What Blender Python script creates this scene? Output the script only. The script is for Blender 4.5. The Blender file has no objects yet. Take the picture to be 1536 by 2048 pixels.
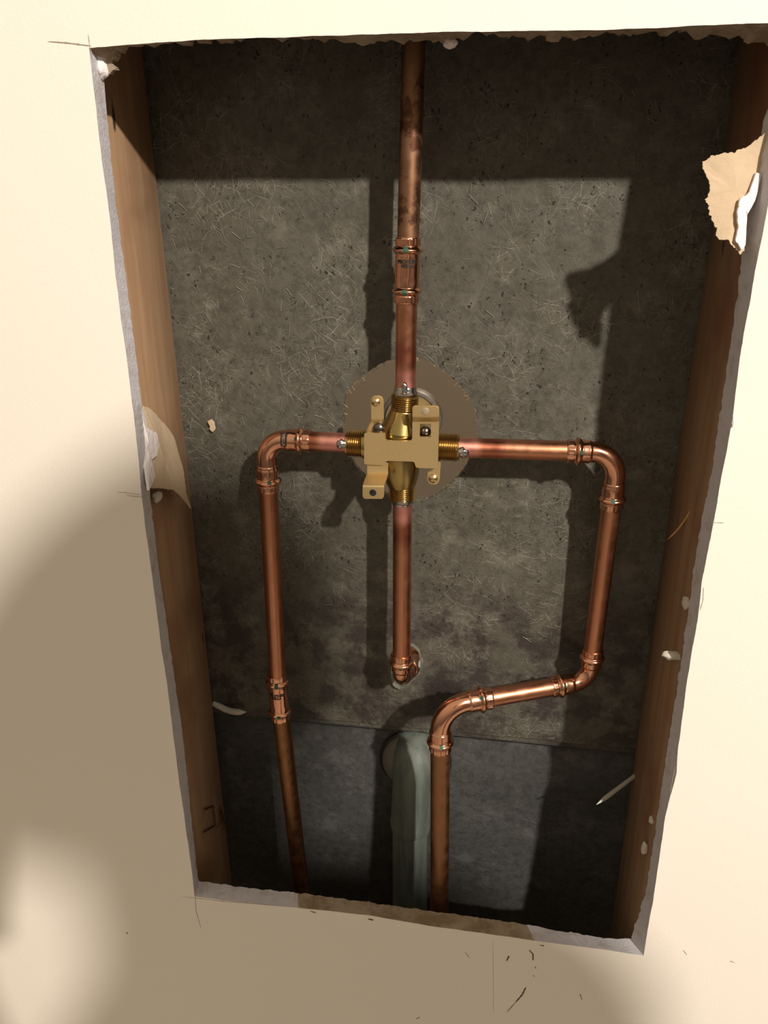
import bpy, bmesh, math, random
from mathutils import Vector, Matrix, noise
from mathutils.geometry import tessellate_polygon
random.seed(7)
S = bpy.context.scene
COL = S.collection

# ---------------------------------------------------------------- camera
CAM = Vector((0.06318, -0.46940, 0.0))
YAW, PITCH, ROLL, FPX = -0.161214, -0.393992, -0.0067787, 1583.19
cy, sy, cp, sp = math.cos(YAW), math.sin(YAW), math.cos(PITCH), math.sin(PITCH)
FWD = Vector((sy*cp, cy*cp, sp)); R0 = Vector((cy, -sy, 0)); U0 = R0.cross(FWD)
RT = math.cos(ROLL)*R0 + math.sin(ROLL)*U0
UP = -math.sin(ROLL)*R0 + math.cos(ROLL)*U0
cd = bpy.data.cameras.new('camera'); cam = bpy.data.objects.new('camera', cd); COL.objects.link(cam)
cam.matrix_world = Matrix(((RT.x, UP.x, -FWD.x, CAM.x), (RT.y, UP.y, -FWD.y, CAM.y), (RT.z, UP.z, -FWD.z, CAM.z), (0, 0, 0, 1)))
cd.sensor_fit = 'HORIZONTAL'; cd.sensor_width = 36.0; cd.lens = 36.0*FPX/1536; cd.clip_start = 0.01
S.camera = cam

# ---------------------------------------------------------------- light and exposure
S.view_settings.view_transform = 'Standard'; S.view_settings.look = 'None'
S.view_settings.exposure = 0.0; S.view_settings.gamma = 1.0; S.view_settings.use_curve_mapping = False
LAMP = Vector((1.24, -1.80, 1.24))
def lamp(name, loc, power, radius, color):
    l = bpy.data.lights.new(name, 'POINT'); l.energy = power; l.shadow_soft_size = radius; l.color = color
    o = bpy.data.objects.new(name, l); o.location = loc; COL.objects.link(o); return o
lamp('bathroom_bulb', LAMP, 368, 0.038, (1.0, 0.915, 0.81))
lamp('shower_fill', (0.35, 0.62, 0.75), 26, 0.05, (1.0, 0.90, 0.76))  # added fill lamp, brightens the far side showing through the holes
w = bpy.data.worlds.new('world'); S.world = w; w.use_nodes = True
wn = w.node_tree; bg = wn.nodes['Background']
# dim warm room: brighter towards the ceiling, darker towards the floor
_tc = wn.nodes.new('ShaderNodeTexCoord'); _sx = wn.nodes.new('ShaderNodeSeparateXYZ'); _mr = wn.nodes.new('ShaderNodeMapRange')
_mr.interpolation_type = 'SMOOTHSTEP'
for _k, _v in ((1, -0.45), (2, 0.75), (3, 0.10), (4, 0.64)): _mr.inputs[_k].default_value = _v
wn.links.new(_tc.outputs['Generated'], _sx.inputs[0]); wn.links.new(_sx.outputs[2], _mr.inputs[0]); wn.links.new(_mr.outputs[0], bg.inputs['Strength'])
bg.inputs['Color'].default_value = (1.0, 0.83, 0.61, 1)

# ---------------------------------------------------------------- helpers
def ray(px, py): return (px-768)*RT - (py-1024)*UP + FPX*FWD
def at(px, py, Y):
    d = ray(px, py); return CAM + d*((Y-CAM.y)/d.y)
def atX(px, py, X):
    d = ray(px, py); return CAM + d*((X-CAM.x)/d.x)

def tag(o, label=None, cat=None, group=None, kind=None):
    if label: o['label'] = label
    if cat: o['category'] = cat
    if group: o['group'] = group
    if kind: o['kind'] = kind
    return o
def mesh(name, verts, faces, mat, parent=None, smooth=False, mats=None, fm=None):
    me = bpy.data.meshes.new(name); me.from_pydata([tuple(v) for v in verts], [], faces)
    for m in (mats or [mat]): me.materials.append(m)
    if fm:
        for p, i in zip(me.polygons, fm): p.material_index = i
    if smooth:
        for p in me.polygons: p.use_smooth = True
    me.update()
    o = bpy.data.objects.new(name, me); COL.objects.link(o)
    if parent: o.parent = parent; o.matrix_parent_inverse = parent.matrix_world.inverted()
    return o
def empty(name, loc, label, cat, group=None):
    o = bpy.data.objects.new(name, None); o.location = loc; o.empty_display_size = .01; COL.objects.link(o)
    o.matrix_world = Matrix.Translation(Vector(loc))
    return tag(o, label, cat, group)
def bm_obj(name, bm, mat, parent=None, smooth=False):
    me = bpy.data.meshes.new(name); bm.to_mesh(me); bm.free(); me.materials.append(mat)
    if smooth:
        for p in me.polygons: p.use_smooth = True
    o = bpy.data.objects.new(name, me); COL.objects.link(o)
    if parent: o.parent = parent; o.matrix_parent_inverse = parent.matrix_world.inverted()
    return o
def autosmooth(o, deg=40):
    for e in o.data.edges: pass
    bm = bmesh.new(); bm.from_mesh(o.data)
    for e in bm.edges:
        if len(e.link_faces) == 2: e.smooth = e.calc_face_angle(0) < math.radians(deg)
    for f in bm.faces: f.smooth = True
    bm.to_mesh(o.data); bm.free(); return o
def frames(pts):
    n = len(pts); T = []
    for i in range(n):
        a = pts[max(i-1, 0)]; b = pts[min(i+1, n-1)]; T.append((b-a).normalized())
    ref = Vector((0, -1, 0)) if abs(T[0].y) < .9 else Vector((0, 0, 1))
    N = (ref - T[0]*ref.dot(T[0])).normalized(); out = []
    for i in range(n):
        N = (N - T[i]*N.dot(T[i])).normalized(); out.append((T[i], N, T[i].cross(N)))
    return out
def sweep(name, pts, rad, mat, parent=None, seg=40, cap=True, deg=50):
    """tube along pts; rad(s, theta, i) -> radius; theta 0 faces the room"""
    pts = [Vector(p) for p in pts]; fr = frames(pts); V = []; F = []; s = 0
    for i, p in enumerate(pts):
        if i: s += (p-pts[i-1]).length
        T, N, B = fr[i]
        for k in range(seg):
            a = 2*math.pi*k/seg; V.append(p + (N*math.cos(a)+B*math.sin(a))*rad(s, a, i))
    for i in range(len(pts)-1):
        for k in range(seg):
            k2 = (k+1) % seg; F.append((i*seg+k, i*seg+k2, (i+1)*seg+k2, (i+1)*seg+k))
    if cap:
        F.append(tuple(range(seg))[::-1]); F.append(tuple((len(pts)-1)*seg+k for k in range(seg)))
    return autosmooth(mesh(name, V, F, mat, parent), deg)
def lin(a, b, n): return [a.lerp(b, i/(n-1)) for i in range(n)]
def box_bm(bm, lo, hi):
    r = bmesh.ops.create_cube(bm, size=1); c = (Vector(lo)+Vector(hi))/2; d = Vector(hi)-Vector(lo)
    for v in r['verts']: v.co = Vector((v.co.x*d.x, v.co.y*d.y, v.co.z*d.z)) + c
    return r['verts']

# ---------------------------------------------------------------- materials
class NT:
    def __init__(s, name):
        s.m = bpy.data.materials.new(name); s.m.use_nodes = True; s.t = s.m.node_tree; s.b = s.t.nodes['Principled BSDF']
        s.co = s.n('ShaderNodeTexCoord').outputs['Object']
    def n(s, ty, **k):
        x = s.t.nodes.new(ty)
        for a, b in k.items(): setattr(x, a, b)
        return x
    def put(s, sock, v):
        if hasattr(v, 'links') or isinstance(v, bpy.types.NodeSocket): s.t.links.new(v, sock)
        elif isinstance(v, (tuple, list)) and len(v) == 3 and sock.type == 'RGBA': sock.default_value = (*v, 1)
        else: sock.default_value = v
    def math(s, op, a, b=0., c=None):
        x = s.n('ShaderNodeMath', operation=op); s.put(x.inputs[0], a); s.put(x.inputs[1], b)
        if c is not None: s.put(x.inputs[2], c)
        return x.outputs[0]
    def vec(s, op, a, b=(0, 0, 0), out=0):
        x = s.n('ShaderNodeVectorMath', operation=op); s.put(x.inputs[0], a); s.put(x.inputs[1], b); return x.outputs[out]
    def noise(s, scale, detail=3, rough=.5, vec=None, dist=0):
        x = s.n('ShaderNodeTexNoise'); s.put(x.inputs['Vector'], vec or s.co); x.inputs['Scale'].default_value = scale
        x.inputs['Detail'].default_value = detail; x.inputs['Roughness'].default_value = rough; x.inputs['Distortion'].default_value = dist
        return x.outputs['Fac']
    def ramp(s, f, a, b, lo=0., hi=1.):
        x = s.n('ShaderNodeMapRange', interpolation_type='SMOOTHSTEP')
        for i, v in enumerate((f, a, b, lo, hi)): s.put(x.inputs[i], v)
        return x.outputs[0]
    def mix(s, f, a, b, mode='MIX'):
        x = s.n('ShaderNodeMix', data_type='RGBA', blend_type=mode); s.put(x.inputs['Factor'], f); s.put(x.inputs[6], a); s.put(x.inputs[7], b)
        return x.outputs[2]
    def bump(s, h, strength, dist=.001, normal=None):
        x = s.n('ShaderNodeBump'); s.put(x.inputs['Height'], h); x.inputs['Strength'].default_value = strength; x.inputs['Distance'].default_value = dist
        if normal: s.put(x.inputs['Normal'], normal)
        return x.outputs[0]
    def set(s, **k):
        for a, v in k.items(): s.put(s.b.inputs[a.replace('_', ' ')], v)
        return s.m
    def strands(s, scale, width, length, seed=0.):
        """short straight chopped fibres, one random angle in each cell of the x-z plane"""
        mp = s.n('ShaderNodeMapping'); s.put(mp.inputs['Vector'], s.co); mp.inputs['Rotation'].default_value = (math.pi/2, 0, 0)
        mp.inputs['Location'].default_value = (seed*.13, seed*.07, 0)
        v = s.n('ShaderNodeTexVoronoi', voronoi_dimensions='2D'); s.put(v.inputs['Vector'], mp.outputs[0]); v.inputs['Scale'].default_value = scale
        d = s.vec('SUBTRACT', mp.outputs[0], v.outputs['Position'])
        sc = s.n('ShaderNodeSeparateColor'); s.put(sc.inputs[0], v.outputs['Color'])
        r = s.n('ShaderNodeVectorRotate', rotation_type='Z_AXIS'); s.put(r.inputs['Vector'], d); s.put(r.inputs['Angle'], s.math('MULTIPLY', sc.outputs[0], 6.283))
        sx = s.n('ShaderNodeSeparateXYZ'); s.put(sx.inputs[0], r.outputs[0])
        bend = s.math('MULTIPLY', s.math('MULTIPLY', sx.outputs[1], sx.outputs[1]), s.math('MULTIPLY', s.math('SUBTRACT', sc.outputs[2], .5), 40))
        ax = s.math('ABSOLUTE', s.math('ADD', sx.outputs[0], bend)); ay = s.math('ABSOLUTE', sx.outputs[1])
        m = s.math('MULTIPLY', s.ramp(ax, width*.3, width, 1, 0), s.ramp(ay, length*.75, length, 1, 0))
        return s.math('MULTIPLY', m, sc.outputs[1])

def simple(name, col, rough=.6, metal=0., nscale=40, var=.15, bump=0., bd=.0005, **k):
    t = NT(name); f = t.noise(nscale, 4)
    c = t.mix(f, tuple(x*(1-var) for x in col), tuple(min(1, x*(1+var)) for x in col))
    t.set(Base_Color=c, Roughness=rough, Metallic=metal, **k)
    if bump: t.set(Normal=t.bump(f, bump, bd))
    return t.m

# painted drywall
t = NT('cream_paint')
c = t.mix(t.noise(3, 3), (.83, .77, .69), (.86, .805, .73))
n1 = t.noise(420, 3, .6); n2 = t.noise(90, 2)
t.set(Base_Color=c, Roughness=.55, Normal=t.bump(t.math('ADD', n1, t.math('MULTIPLY', n2, .8)), .16, .0006)); t.b.inputs['Specular IOR Level'].default_value = .3
M_paint = t.m
# cut gypsum core, with scraps of brown paper fibre
t = NT('cut_gypsum')
f = t.ramp(t.noise(75, 5, .65), .52, .66)
c = t.mix(f, (.60, .58, .62), (.52, .48, .48))
t.set(Base_Color=c, Roughness=.95, Normal=t.bump(t.noise(500, 5, .7), .7, .0012)); M_gyp = t.m
t = NT('torn_paper_edge')
f = t.ramp(t.noise(60, 5, .7), .35, .65)
c = t.mix(f, (.36, .26, .16), (.56, .46, .34))
t.set(Base_Color=c, Roughness=.95, Normal=t.bump(t.noise(700, 5, .8), 1.0, .0015)); M_torn = t.m
t = NT('brown_backing_paper')
c = t.mix(t.noise(50, 5, .6), (.46, .34, .22), (.62, .49, .34))
t.set(Base_Color=c, Roughness=.9, Normal=t.bump(t.noise(260, 4, .6), .5, .0008)); M_paper = t.m
M_white = simple('gypsum_residue', (.80, .74, .74), .95, nscale=220, var=.12, bump=.9, bd=.0015)
M_crumb = simple('plaster_crumb', (.55, .50, .43), .95, nscale=300, var=.2, bump=.9)
# stud timber: grain runs up the stud
def wood(name, c1, c2, c3):
    t = NT(name); mp = t.n('ShaderNodeMapping'); t.put(mp.inputs['Vector'], t.co); mp.inputs['Scale'].default_value = (1, 1, .06)
    g = t.noise(120, 6, .62, mp.outputs[0], .6); b = t.noise(9, 3, .6)
    c = t.mix(t.ramp(g, .3, .7), c1, c2); c = t.mix(t.ramp(b, .5, .72), c, c3)
    mp2 = t.n('ShaderNodeMapping'); t.put(mp2.inputs['Vector'], t.co); mp2.inputs['Scale'].default_value = (1, 1, .3)
    k = t.ramp(t.noise(70, 2, .4, mp2.outputs[0]), .715, .75); c = t.mix(k, c, (.05, .03, .02))
    t.set(Base_Color=c, Roughness=.72, Normal=t.bump(g, .25, .0006)); return t.m
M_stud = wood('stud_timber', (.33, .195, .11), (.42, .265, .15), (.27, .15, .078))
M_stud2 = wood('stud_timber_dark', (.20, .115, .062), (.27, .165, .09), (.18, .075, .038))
# fibreglass back of the surround
def fibre(name, base, base2, strand, stain, amt, pits):
    t = NT(name); c = t.mix(t.ramp(t.noise(14, 4, .6), .35, .65), base, base2)
    c = t.mix(t.ramp(t.noise(150, 6, .75), .38, .68, 0, .9), c, tuple(x*.62 for x in base)); c = t.mix(t.ramp(t.noise(40, 5, .7), .52, .70, 0, .6), c, tuple(x*1.5 for x in base2))
    h = None
    patch = t.ramp(t.noise(20, 4, .65), .40, .62, .10, 1.)
    for sc, wd, ln, sd in ((95, .00028, .0065, 1), (150, .00022, .0046, 5), (210, .00018, .0032, 9), (70, .00026, .009, 14), (125, .00024, .0055, 21)):
        s_ = t.strands(sc, wd, ln, sd); h = s_ if h is None else t.math('ADD', h, s_)
    hh = t.math('MULTIPLY', h, patch)
    c = t.mix(t.math('MINIMUM', t.math('MULTIPLY', hh, amt), 1.), c, strand)
    dk = t.math('ADD', t.strands(80, .0004, .0042, 33), t.strands(120, .00035, .0030, 41))
    c = t.mix(t.math('MULTIPLY', t.math('MINIMUM', dk, 1.), t.ramp(t.noise(11, 2), .4, .6, .15, .75)), c, stain)
    wv = t.n('ShaderNodeTexNoise'); t.put(wv.inputs['Vector'], t.co); wv.inputs['Scale'].default_value = 300
    v = t.n('ShaderNodeTexVoronoi'); t.put(v.inputs['Vector'], t.vec('ADD', t.co, t.vec('MULTIPLY', wv.outputs['Color'], (.004, .004, .008)))); v.inputs['Scale'].default_value = 230
    pit = t.math('MULTIPLY', t.ramp(v.outputs['Distance'], .14, .24, 1, 0), t.ramp(t.noise(34, 3), .42, .58, .05, pits))
    c = t.mix(pit, c, (.012, .010, .008))
    # resin and dirt stains, mostly around and below the tub spout hole
    sx = t.n('ShaderNodeSeparateXYZ'); t.put(sx.inputs[0], t.co)
    low = t.math('MULTIPLY', t.ramp(sx.outputs[2], -.27, -.34, 0, 1), t.ramp(sx.outputs[2], -.47, -.43, 0, 1))
    blot = t.math('MULTIPLY', low, t.ramp(t.noise(34, 5, .7), .43, .60, 0, .8))
    c = t.mix(blot, c, stain)
    dd_ = t.vec('DISTANCE', t.vec('MULTIPLY', t.co, (1, 0, 1)), (.022, 0, -.405), out=1)
    c = t.mix(t.ramp(t.math('ADD', dd_, t.math('MULTIPLY', t.noise(45, 4, .7), .05)), .030, .052, .75, 0), c, (.022, .016, .016))
    hb = t.math('ADD', t.math('MULTIPLY', h, .8), t.noise(60, 5, .6))
    t.set(Base_Color=c, Roughness=.5, Normal=t.bump(hb, .5, .0010)); t.b.inputs['Specular IOR Level'].default_value = .35
    return t.m
M_fib = fibre('chopped_fibreglass', (.092, .085, .066), (.105, .098, .080), (.30, .28, .235), (.030, .022, .022), .85, .95)
M_fib2 = fibre('chopped_fibreglass_smooth', (.070, .070, .067), (.085, .085, .082), (.19, .19, .185), (.025, .023, .024), .55, .3)
M_fibedge = simple('frayed_fibreglass_edge', (.30, .25, .16), .8, nscale=300, var=.35, bump=.8)
# metals
def copper(name, c1, c2, rough, spots=0., heat=False, blotch=None, met=1.):
    t = NT(name); c = t.mix(t.noise(45, 4, .6), c1, c2)
    mp = t.n('ShaderNodeMapping'); t.put(mp.inputs['Vector'], t.co); mp.inputs['Scale'].default_value = (1, 1, .12)
    streak = t.noise(260, 3, .6, mp.outputs[0])
    c = t.mix(t.ramp(streak, .55, .8, 0, .35), c, tuple(x*.7 for x in c1))
    if blotch: c = t.mix(t.ramp(t.noise(70, 5, .7), .5, .63), c, blotch)
    r = t.ramp(t.noise(120, 4), .3, .7, rough*.85, rough*1.2)
    if heat:
        d = t.vec('DISTANCE', t.co, tuple(VC), out=1)
        hm = t.ramp(t.math('ADD', d, t.math('MULTIPLY', t.noise(60), .012)), .058, .066, 1, 0)
        c = t.mix(hm, c, (.66, .29, .235)); r = t.math('ADD', r, t.math('MULTIPLY', hm, .12))
        band = t.math('MULTIPLY', t.ramp(d, .054, .062, 0, 1), t.ramp(d, .068, .078, 1, 0)); c = t.mix(t.math('MULTIPLY', band, .6), c, (.30, .075, .05))
    if spots: c = t.mix(t.ramp(t.noise(330, 2), .66, .70, 0, spots), c, (.12, .30, .20))
    t.set(Base_Color=c, Roughness=r, Metallic=met, Normal=t.bump(t.noise(90, 3), .05, .0006)); return t.m
VC = at(797, 893, .053)                      # centre of the valve
M_cu = copper('new_copper', (.50, .22, .125), (.58, .27, .16), .34, heat=True)
M_cufit = copper('polished_copper_fitting', (.68, .34, .22), (.74, .39, .25), .17)
M_cuold = copper('aged_brown_copper', (.27, .13, .062), (.33, .165, .08), .45, spots=.25)
M_cudirty = copper('stained_copper', (.27, .145, .085), (.34, .19, .11), .48, blotch=(.13, .06, .038))
M_cudark = copper('inside_dark_copper', (.20, .08, .05), (.26, .10, .06), .4)
M_brass = simple('brass_body', (.42, .31, .12), .27, 1., 80, .14, .06)
M_thread = simple('brass_threads', (.44, .29, .10), .25, 1., 120, .2)
t = NT('gold_passivated_plate')
t.set(Base_Color=t.mix(t.noise(30), (.65, .48, .235), (.71, .53, .27)), Roughness=.42, Metallic=.85, Normal=t.bump(t.noise(200), .04, .0004)); M_gold = t.m
M_ring = simple('grey_cast_rim', (.22, .20, .18), .45, .9, 300, .35, .3)
M_bonnet = simple('pale_brass_face', (.58, .48, .30), .35, .9, 60, .1)
M_screw = simple('screw_steel', (.16, .14, .13), .28, 1., 100, .2)
M_rivet = simple('rivet_brass', (.72, .54, .28), .22, 1., 100, .1)
M_solder = simple('solder', (.50, .49, .50), .22, 1., 150, .15, .2)
M_ink = simple('black_ink', (.012, .010, .010), .5, nscale=20)
M_inkbrown = simple('faded_print', (.075, .035, .018), .6, .4, 20)
M_tan = simple('printed_letters_pale', (.62, .42, .28), .35, .9, 20)
M_green = simple('green_dot', (.022, .085, .045), .6, nscale=50)
M_rubber = simple('black_gasket', (.012, .012, .013), .6, nscale=60)
t = NT('grey_green_plastic_pipe')
mp = t.n('ShaderNodeMapping'); t.put(mp.inputs['Vector'], t.co); mp.inputs['Scale'].default_value = (1, 1, .15)
c = t.mix(t.ramp(t.noise(120, 5, .6, mp.outputs[0]), .35, .7), (.125, .142, .122), (.075, .090, .080)); c = t.mix(t.ramp(t.noise(260, 5, .7), .60, .72, 0, .35), c, (.24, .28, .25))
t.set(Base_Color=c, Roughness=.55, Normal=t.bump(t.noise(160, 4), .3, .0005)); M_drain = t.m
M_nail = simple('galvanised_nail', (.62, .62, .56), .5, .1, 200, .2)
M_splint = simple('wood_splinter', (.62, .36, .13), .7)
M_pencil = simple('pencil_line', (.30, .25, .20), .9)
M_smudge = simple('dark_scuff', (.075, .05, .03), .8)
M_taupe = simple('shower_wall', (.40, .35, .28), .5, nscale=2, var=.05)
M_tub = simple('tub_enamel', (.62, .68, .74), .3, nscale=2, var=.03)
M_floor = simple('floor_tile', (.30, .26, .22), .5, nscale=4)

# ---------------------------------------------------------------- drywall with the cut opening
TW = .0145
def dens(pts, n):
    L = [0]
    for a, b in zip(pts, pts[1:]): L.append(L[-1]+(b-a).length)
    out = []
    for i in range(n):
        s = L[-1]*i/n; k = 0
        while k < len(L)-2 and L[k+1] < s: k += 1
        out.append(pts[k].lerp(pts[k+1], (s-L[k])/max(1e-9, L[k+1]-L[k])))
    return out
P = lambda l, Y: [at(x, y, Y) for x, y in l]
fl = P([(178, 96), (203.7, 320), (222, 450), (231, 555), (257.4, 750), (271.8, 867), (282, 976), (290, 1048), (304.6, 1158), (323, 1300), (334, 1368), (354.7, 1538), (367, 1622), (384.8, 1751), (389.7, 1793)], -TW)
fb = P([(389.7, 1793), (500, 1807), (620, 1818), (740, 1831), (860, 1852), (964, 1866), (1087, 1884), (1200, 1898), (1287, 1911)], -TW)
fr_ = P([(1287, 1911), (1307, 1797), (1331, 1630), (1353, 1545), (1356, 1500), (1375, 1356), (1395.8, 1236), (1405, 1158), (1423, 1065), (1448, 928), (1464, 846), (1466, 832), (1480.6, 709), (1500, 599), (1517, 508), (1536, 409), (1548, 340)], -TW)
topR = Vector((.1905, -TW, at(1536, 45.7, -TW).z-.0005))
ft = [topR] + P([(1536, 45.7), (1200, 60), (921, 63), (400, 80), (262, 88.6), (178, 96)], -TW)
fr_ = fr_ + [topR]
bl = P([(208, 148), (211.5, 206), (231, 400), (252, 555), (276, 746), (282, 801), (302.6, 1013), (321, 1158), (341, 1300), (358.8, 1423), (373.8, 1546), (390, 1710), (397, 1762)], 0)
bl = [Vector((bl[0].x, 0, fl[0].z-.004))] + bl
bb = P([(397, 1762), (500, 1776), (600, 1786), (713, 1801), (860, 1822), (1007, 1842), (1194, 1874), (1262, 1878)], 0)
br = P([(1262, 1878), (1291.6, 1783), (1310, 1664), (1327.5, 1544), (1346, 1425), (1365, 1305), (1386, 1147), (1401, 1051), (1426, 928), (1445, 791), (1477, 579), (1483, 505), (1506, 366), (1516, 300), (1529, 230)], 0)
zt = fl[0].z
br = br + [Vector((.189, 0, zt-.006))]
bt = [br[-1]] + P([(1300, 66), (1180, 68), (1150, 82), (1090, 80), (960, 66), (900, 84), (760, 90), (690, 86), (560, 74), (420, 84), (270, 92)], 0) + [bl[0]]
NL, NB = 260, 150
front = dens(fl, NL)+dens(fb, NB)+dens(fr_, NL)+dens(ft, NB)
back = dens(bl, NL)+dens(bb, NB)+dens(br, NL)+dens(bt, NB)
def jit(p, a, f, seed): return Vector((noise.noise(p*f+Vector((seed, 0, 0)))*a, 0, noise.noise(p*f+Vector((0, seed, 0)))*a))
N = len(front)
for i in range(N):
    front[i] = front[i] + jit(front[i], .0004, 60, 3) + jit(front[i], .00014, 400, 9)
    side = i/N
    rag = .0006 if i < NL else (.0016 if i < NL+NB else (.0010 if i < 2*NL+NB else .0040))
    back[i] = back[i] + jit(back[i], rag, 130, 17) + jit(back[i], rag*.6, 600, 29)
outer = [Vector((-1.2, -TW, -1.25)), Vector((1.2, -TW, -1.25)), Vector((1.2, -TW, 1.2)), Vector((-1.2, -TW, 1.2))]
V = []; F = []; fm = []
def ring_face(loop, y, mi, flip):
    o = [Vector((v.x, y, v.z)) for v in outer]; base = len(V); allv = o+loop
    V.extend(allv)
    for tri in tessellate_polygon([[Vector((v.x, v.z, 0)) for v in o], [Vector((v.x, v.z, 0)) for v in loop]]):
        F.append(tuple(base+k for k in (tri if not flip else tri[::-1]))); fm.append(mi)
    return base+4
mids = [front[i].lerp(back[i], .5)+jit(front[i]+Vector((0, 5, 0)), .0002, 200, 4) for i in range(N)]
bf = ring_face(front, -TW, 0, False); bb_ = ring_face(back, 0, 2, True)
bmid = len(V); V.extend([Vector((m.x, m.y, m.z)) for m in mids])
for i in range(N):
    j = (i+1) % N
    x = front[i].x
    mi = 1
    if NL <= i < NL+NB and -.085 < x < .105: mi = 3       # torn paper strip on the lower edge
    if i >= 2*NL+NB: mi = 3
    F.append((bf+i, bf+j, bmid+j, bmid+i)); fm.append(mi if not (NL <= i < NL+NB and x < -.03) else mi)
    F.append((bmid+i, bmid+j, bb_+j, bb_+i)); fm.append(mi)
wall = mesh('wall_front', V, F, None, mats=[M_paint, M_gyp, M_paper, M_torn], fm=fm)
bm = bmesh.new(); bm.from_mesh(wall.data); bmesh.ops.recalc_face_normals(bm, faces=bm.faces); bm.to_mesh(wall.data); bm.free()
tag(wall, 'cream painted drywall with a rectangular opening cut through it', kind='structure')

def sheet(name, outline, mat, parent, thick=.0005, rag=.0006, offs=None, n=160, label=None):
    """thin torn sheet: outline is a list of 3-D points, made ragged and given thickness"""
    loop = dens(outline+[outline[0]], n)
    c = sum(loop, Vector())/n
    nrm = Vector()
    for a, b in zip(loop, loop[1:]+loop[:1]): nrm += (a-c).cross(b-c)
    nrm.normalize()
    loop = [p + (p-c).normalized()*(noise.noise(p*500)*rag+noise.noise(p*1400)*rag*.5) for p in loop]
    rings = [loop]
    for q in (.85, .65, .4, .2): rings.append([c.lerp(p, q) for p in loop])
    V = []; F = []
    for sgn in (-.5, .5):
        b = len(V)
        for r_ in rings:
            for p in r_:
                d = nrm*(noise.noise(p*45)*.0016+noise.noise(p*300)*.00015)
                if offs: d = d + offs(p)
                V.append(p+d+nrm*thick*sgn)
        V.append(c+nrm*thick*sgn+(offs(c) if offs else Vector()))
        for k in range(len(rings)-1):
            for i in range(n):
                j = (i+1) % n; q = (b+k*n+i, b+k*n+j, b+(k+1)*n+j, b+(k+1)*n+i); F.append(q if sgn > 0 else q[::-1])
        k = len(rings)-1
        for i in range(n):
            j = (i+1) % n; q = (b+k*n+i, b+k*n+j, len(V)-1); F.append(q if sgn > 0 else q[::-1])
    m = len(V)//2
    for i in range(n):
        j = (i+1) % n; F.append((i, j, m+j, m+i))
    o = mesh(name, V, F, mat, parent, smooth=True); autosmooth(o, 60)
    if label: o['label'] = label
    return o
# torn pieces that still hang on the drywall
flapR = [(1538, 258), (1502, 290), (1470, 303), (1425, 311), (1405, 322), (1404, 336), (1414, 352), (1419, 380), (1410, 398), (1418, 425), (1432, 458), (1430, 472), (1455, 483), (1478, 508), (1486, 500), (1490, 420), (1510, 400), (1530, 330)]
def fY(x): return -.0035-max(0, min(1, (1520-x)/60))*.0055
sheet('torn_paper_flap', [at(x, y, fY(x)) for x, y in flapR], M_paper, wall, .0008, .0012, n=220, label='large ragged brown paper flap')
sheet('gypsum_patch', [at(x, y, fY(x)-.0022) for x, y in ((1512, 345), (1497, 385), (1478, 400), (1472, 425), (1474, 455), (1468, 480), (1480, 500), (1487, 490), (1492, 430), (1508, 400), (1522, 350))], M_white, wall, .0012, .0004)
XS = -.1835
flapL = [(288, 812), (298, 816), (309, 826), (331, 851), (343.6, 871), (352, 892), (360, 914), (365, 930), (367, 945), (370, 984), (383, 1017), (374, 1006), (362, 994), (347.7, 980), (323, 976), (302.6, 976), (294, 970), (288, 900), (283, 850)]
def fX(y): return XS+.004+max(0, (y-880))/130*.012
sheet('torn_paper_flap', [atX(x, y, fX(y)) for x, y in flapL], M_paper, wall, .0008, .0006, n=220, label='narrow curling brown paper flap on the left edge')
sheet('gypsum_patch', [atX(x, y, fX(y)+.003) for x, y in ((279, 806), (290, 830), (291, 855), (311, 867), (315, 892), (310, 912), (300.5, 920), (303, 938), (310, 952), (303, 970), (296, 981), (289, 925), (283, 860))], M_white, wall, .0016, .0008)
# gypsum corner left at the top left
sheet('gypsum_patch', [at(x, y, -.002) for x, y in ((184, 98), (238, 100), (234, 118), (226, 124), (236, 140), (222, 146), (206, 148), (196, 130))], M_torn, wall, .004, .0015)
def lump(name, c, r, mat, parent=None, seed=0, sq=(1, 1, 1), sub=3):
    bm = bmesh.new(); bmesh.ops.create_icosphere(bm, subdivisions=sub, radius=1)
    for v in bm.verts:
        k = 1+.35*noise.noise(v.co*1.6+Vector((seed, 0, 0)))+.18*noise.noise(v.co*4+Vector((0, seed, 0)))
        v.co = Vector((v.co.x*sq[0], v.co.y*sq[1], v.co.z*sq[2]))*r*k+c
    return bm_obj(name, bm, mat, parent, True)
o = lump('gypsum_lump', at(205, 128, -.003), .0045, M_white, wall, 3, (.8, .9, 1.6))
lump('gypsum_lump', at(901, 86, -.001), .0030, M_white, wall, 8, (1.2, 1, .8))
lump('gypsum_lump', atX(314, 993, XS+.006), .0048, M_crumb, wall, 5, (.6, 1.1, .9))
lump('gypsum_lump', at(1468, 841, -TW-.0004)+Vector((-.0005, 0, 0)), .0022, M_white, wall, 2, (.4, .6, 1.6))
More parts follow.
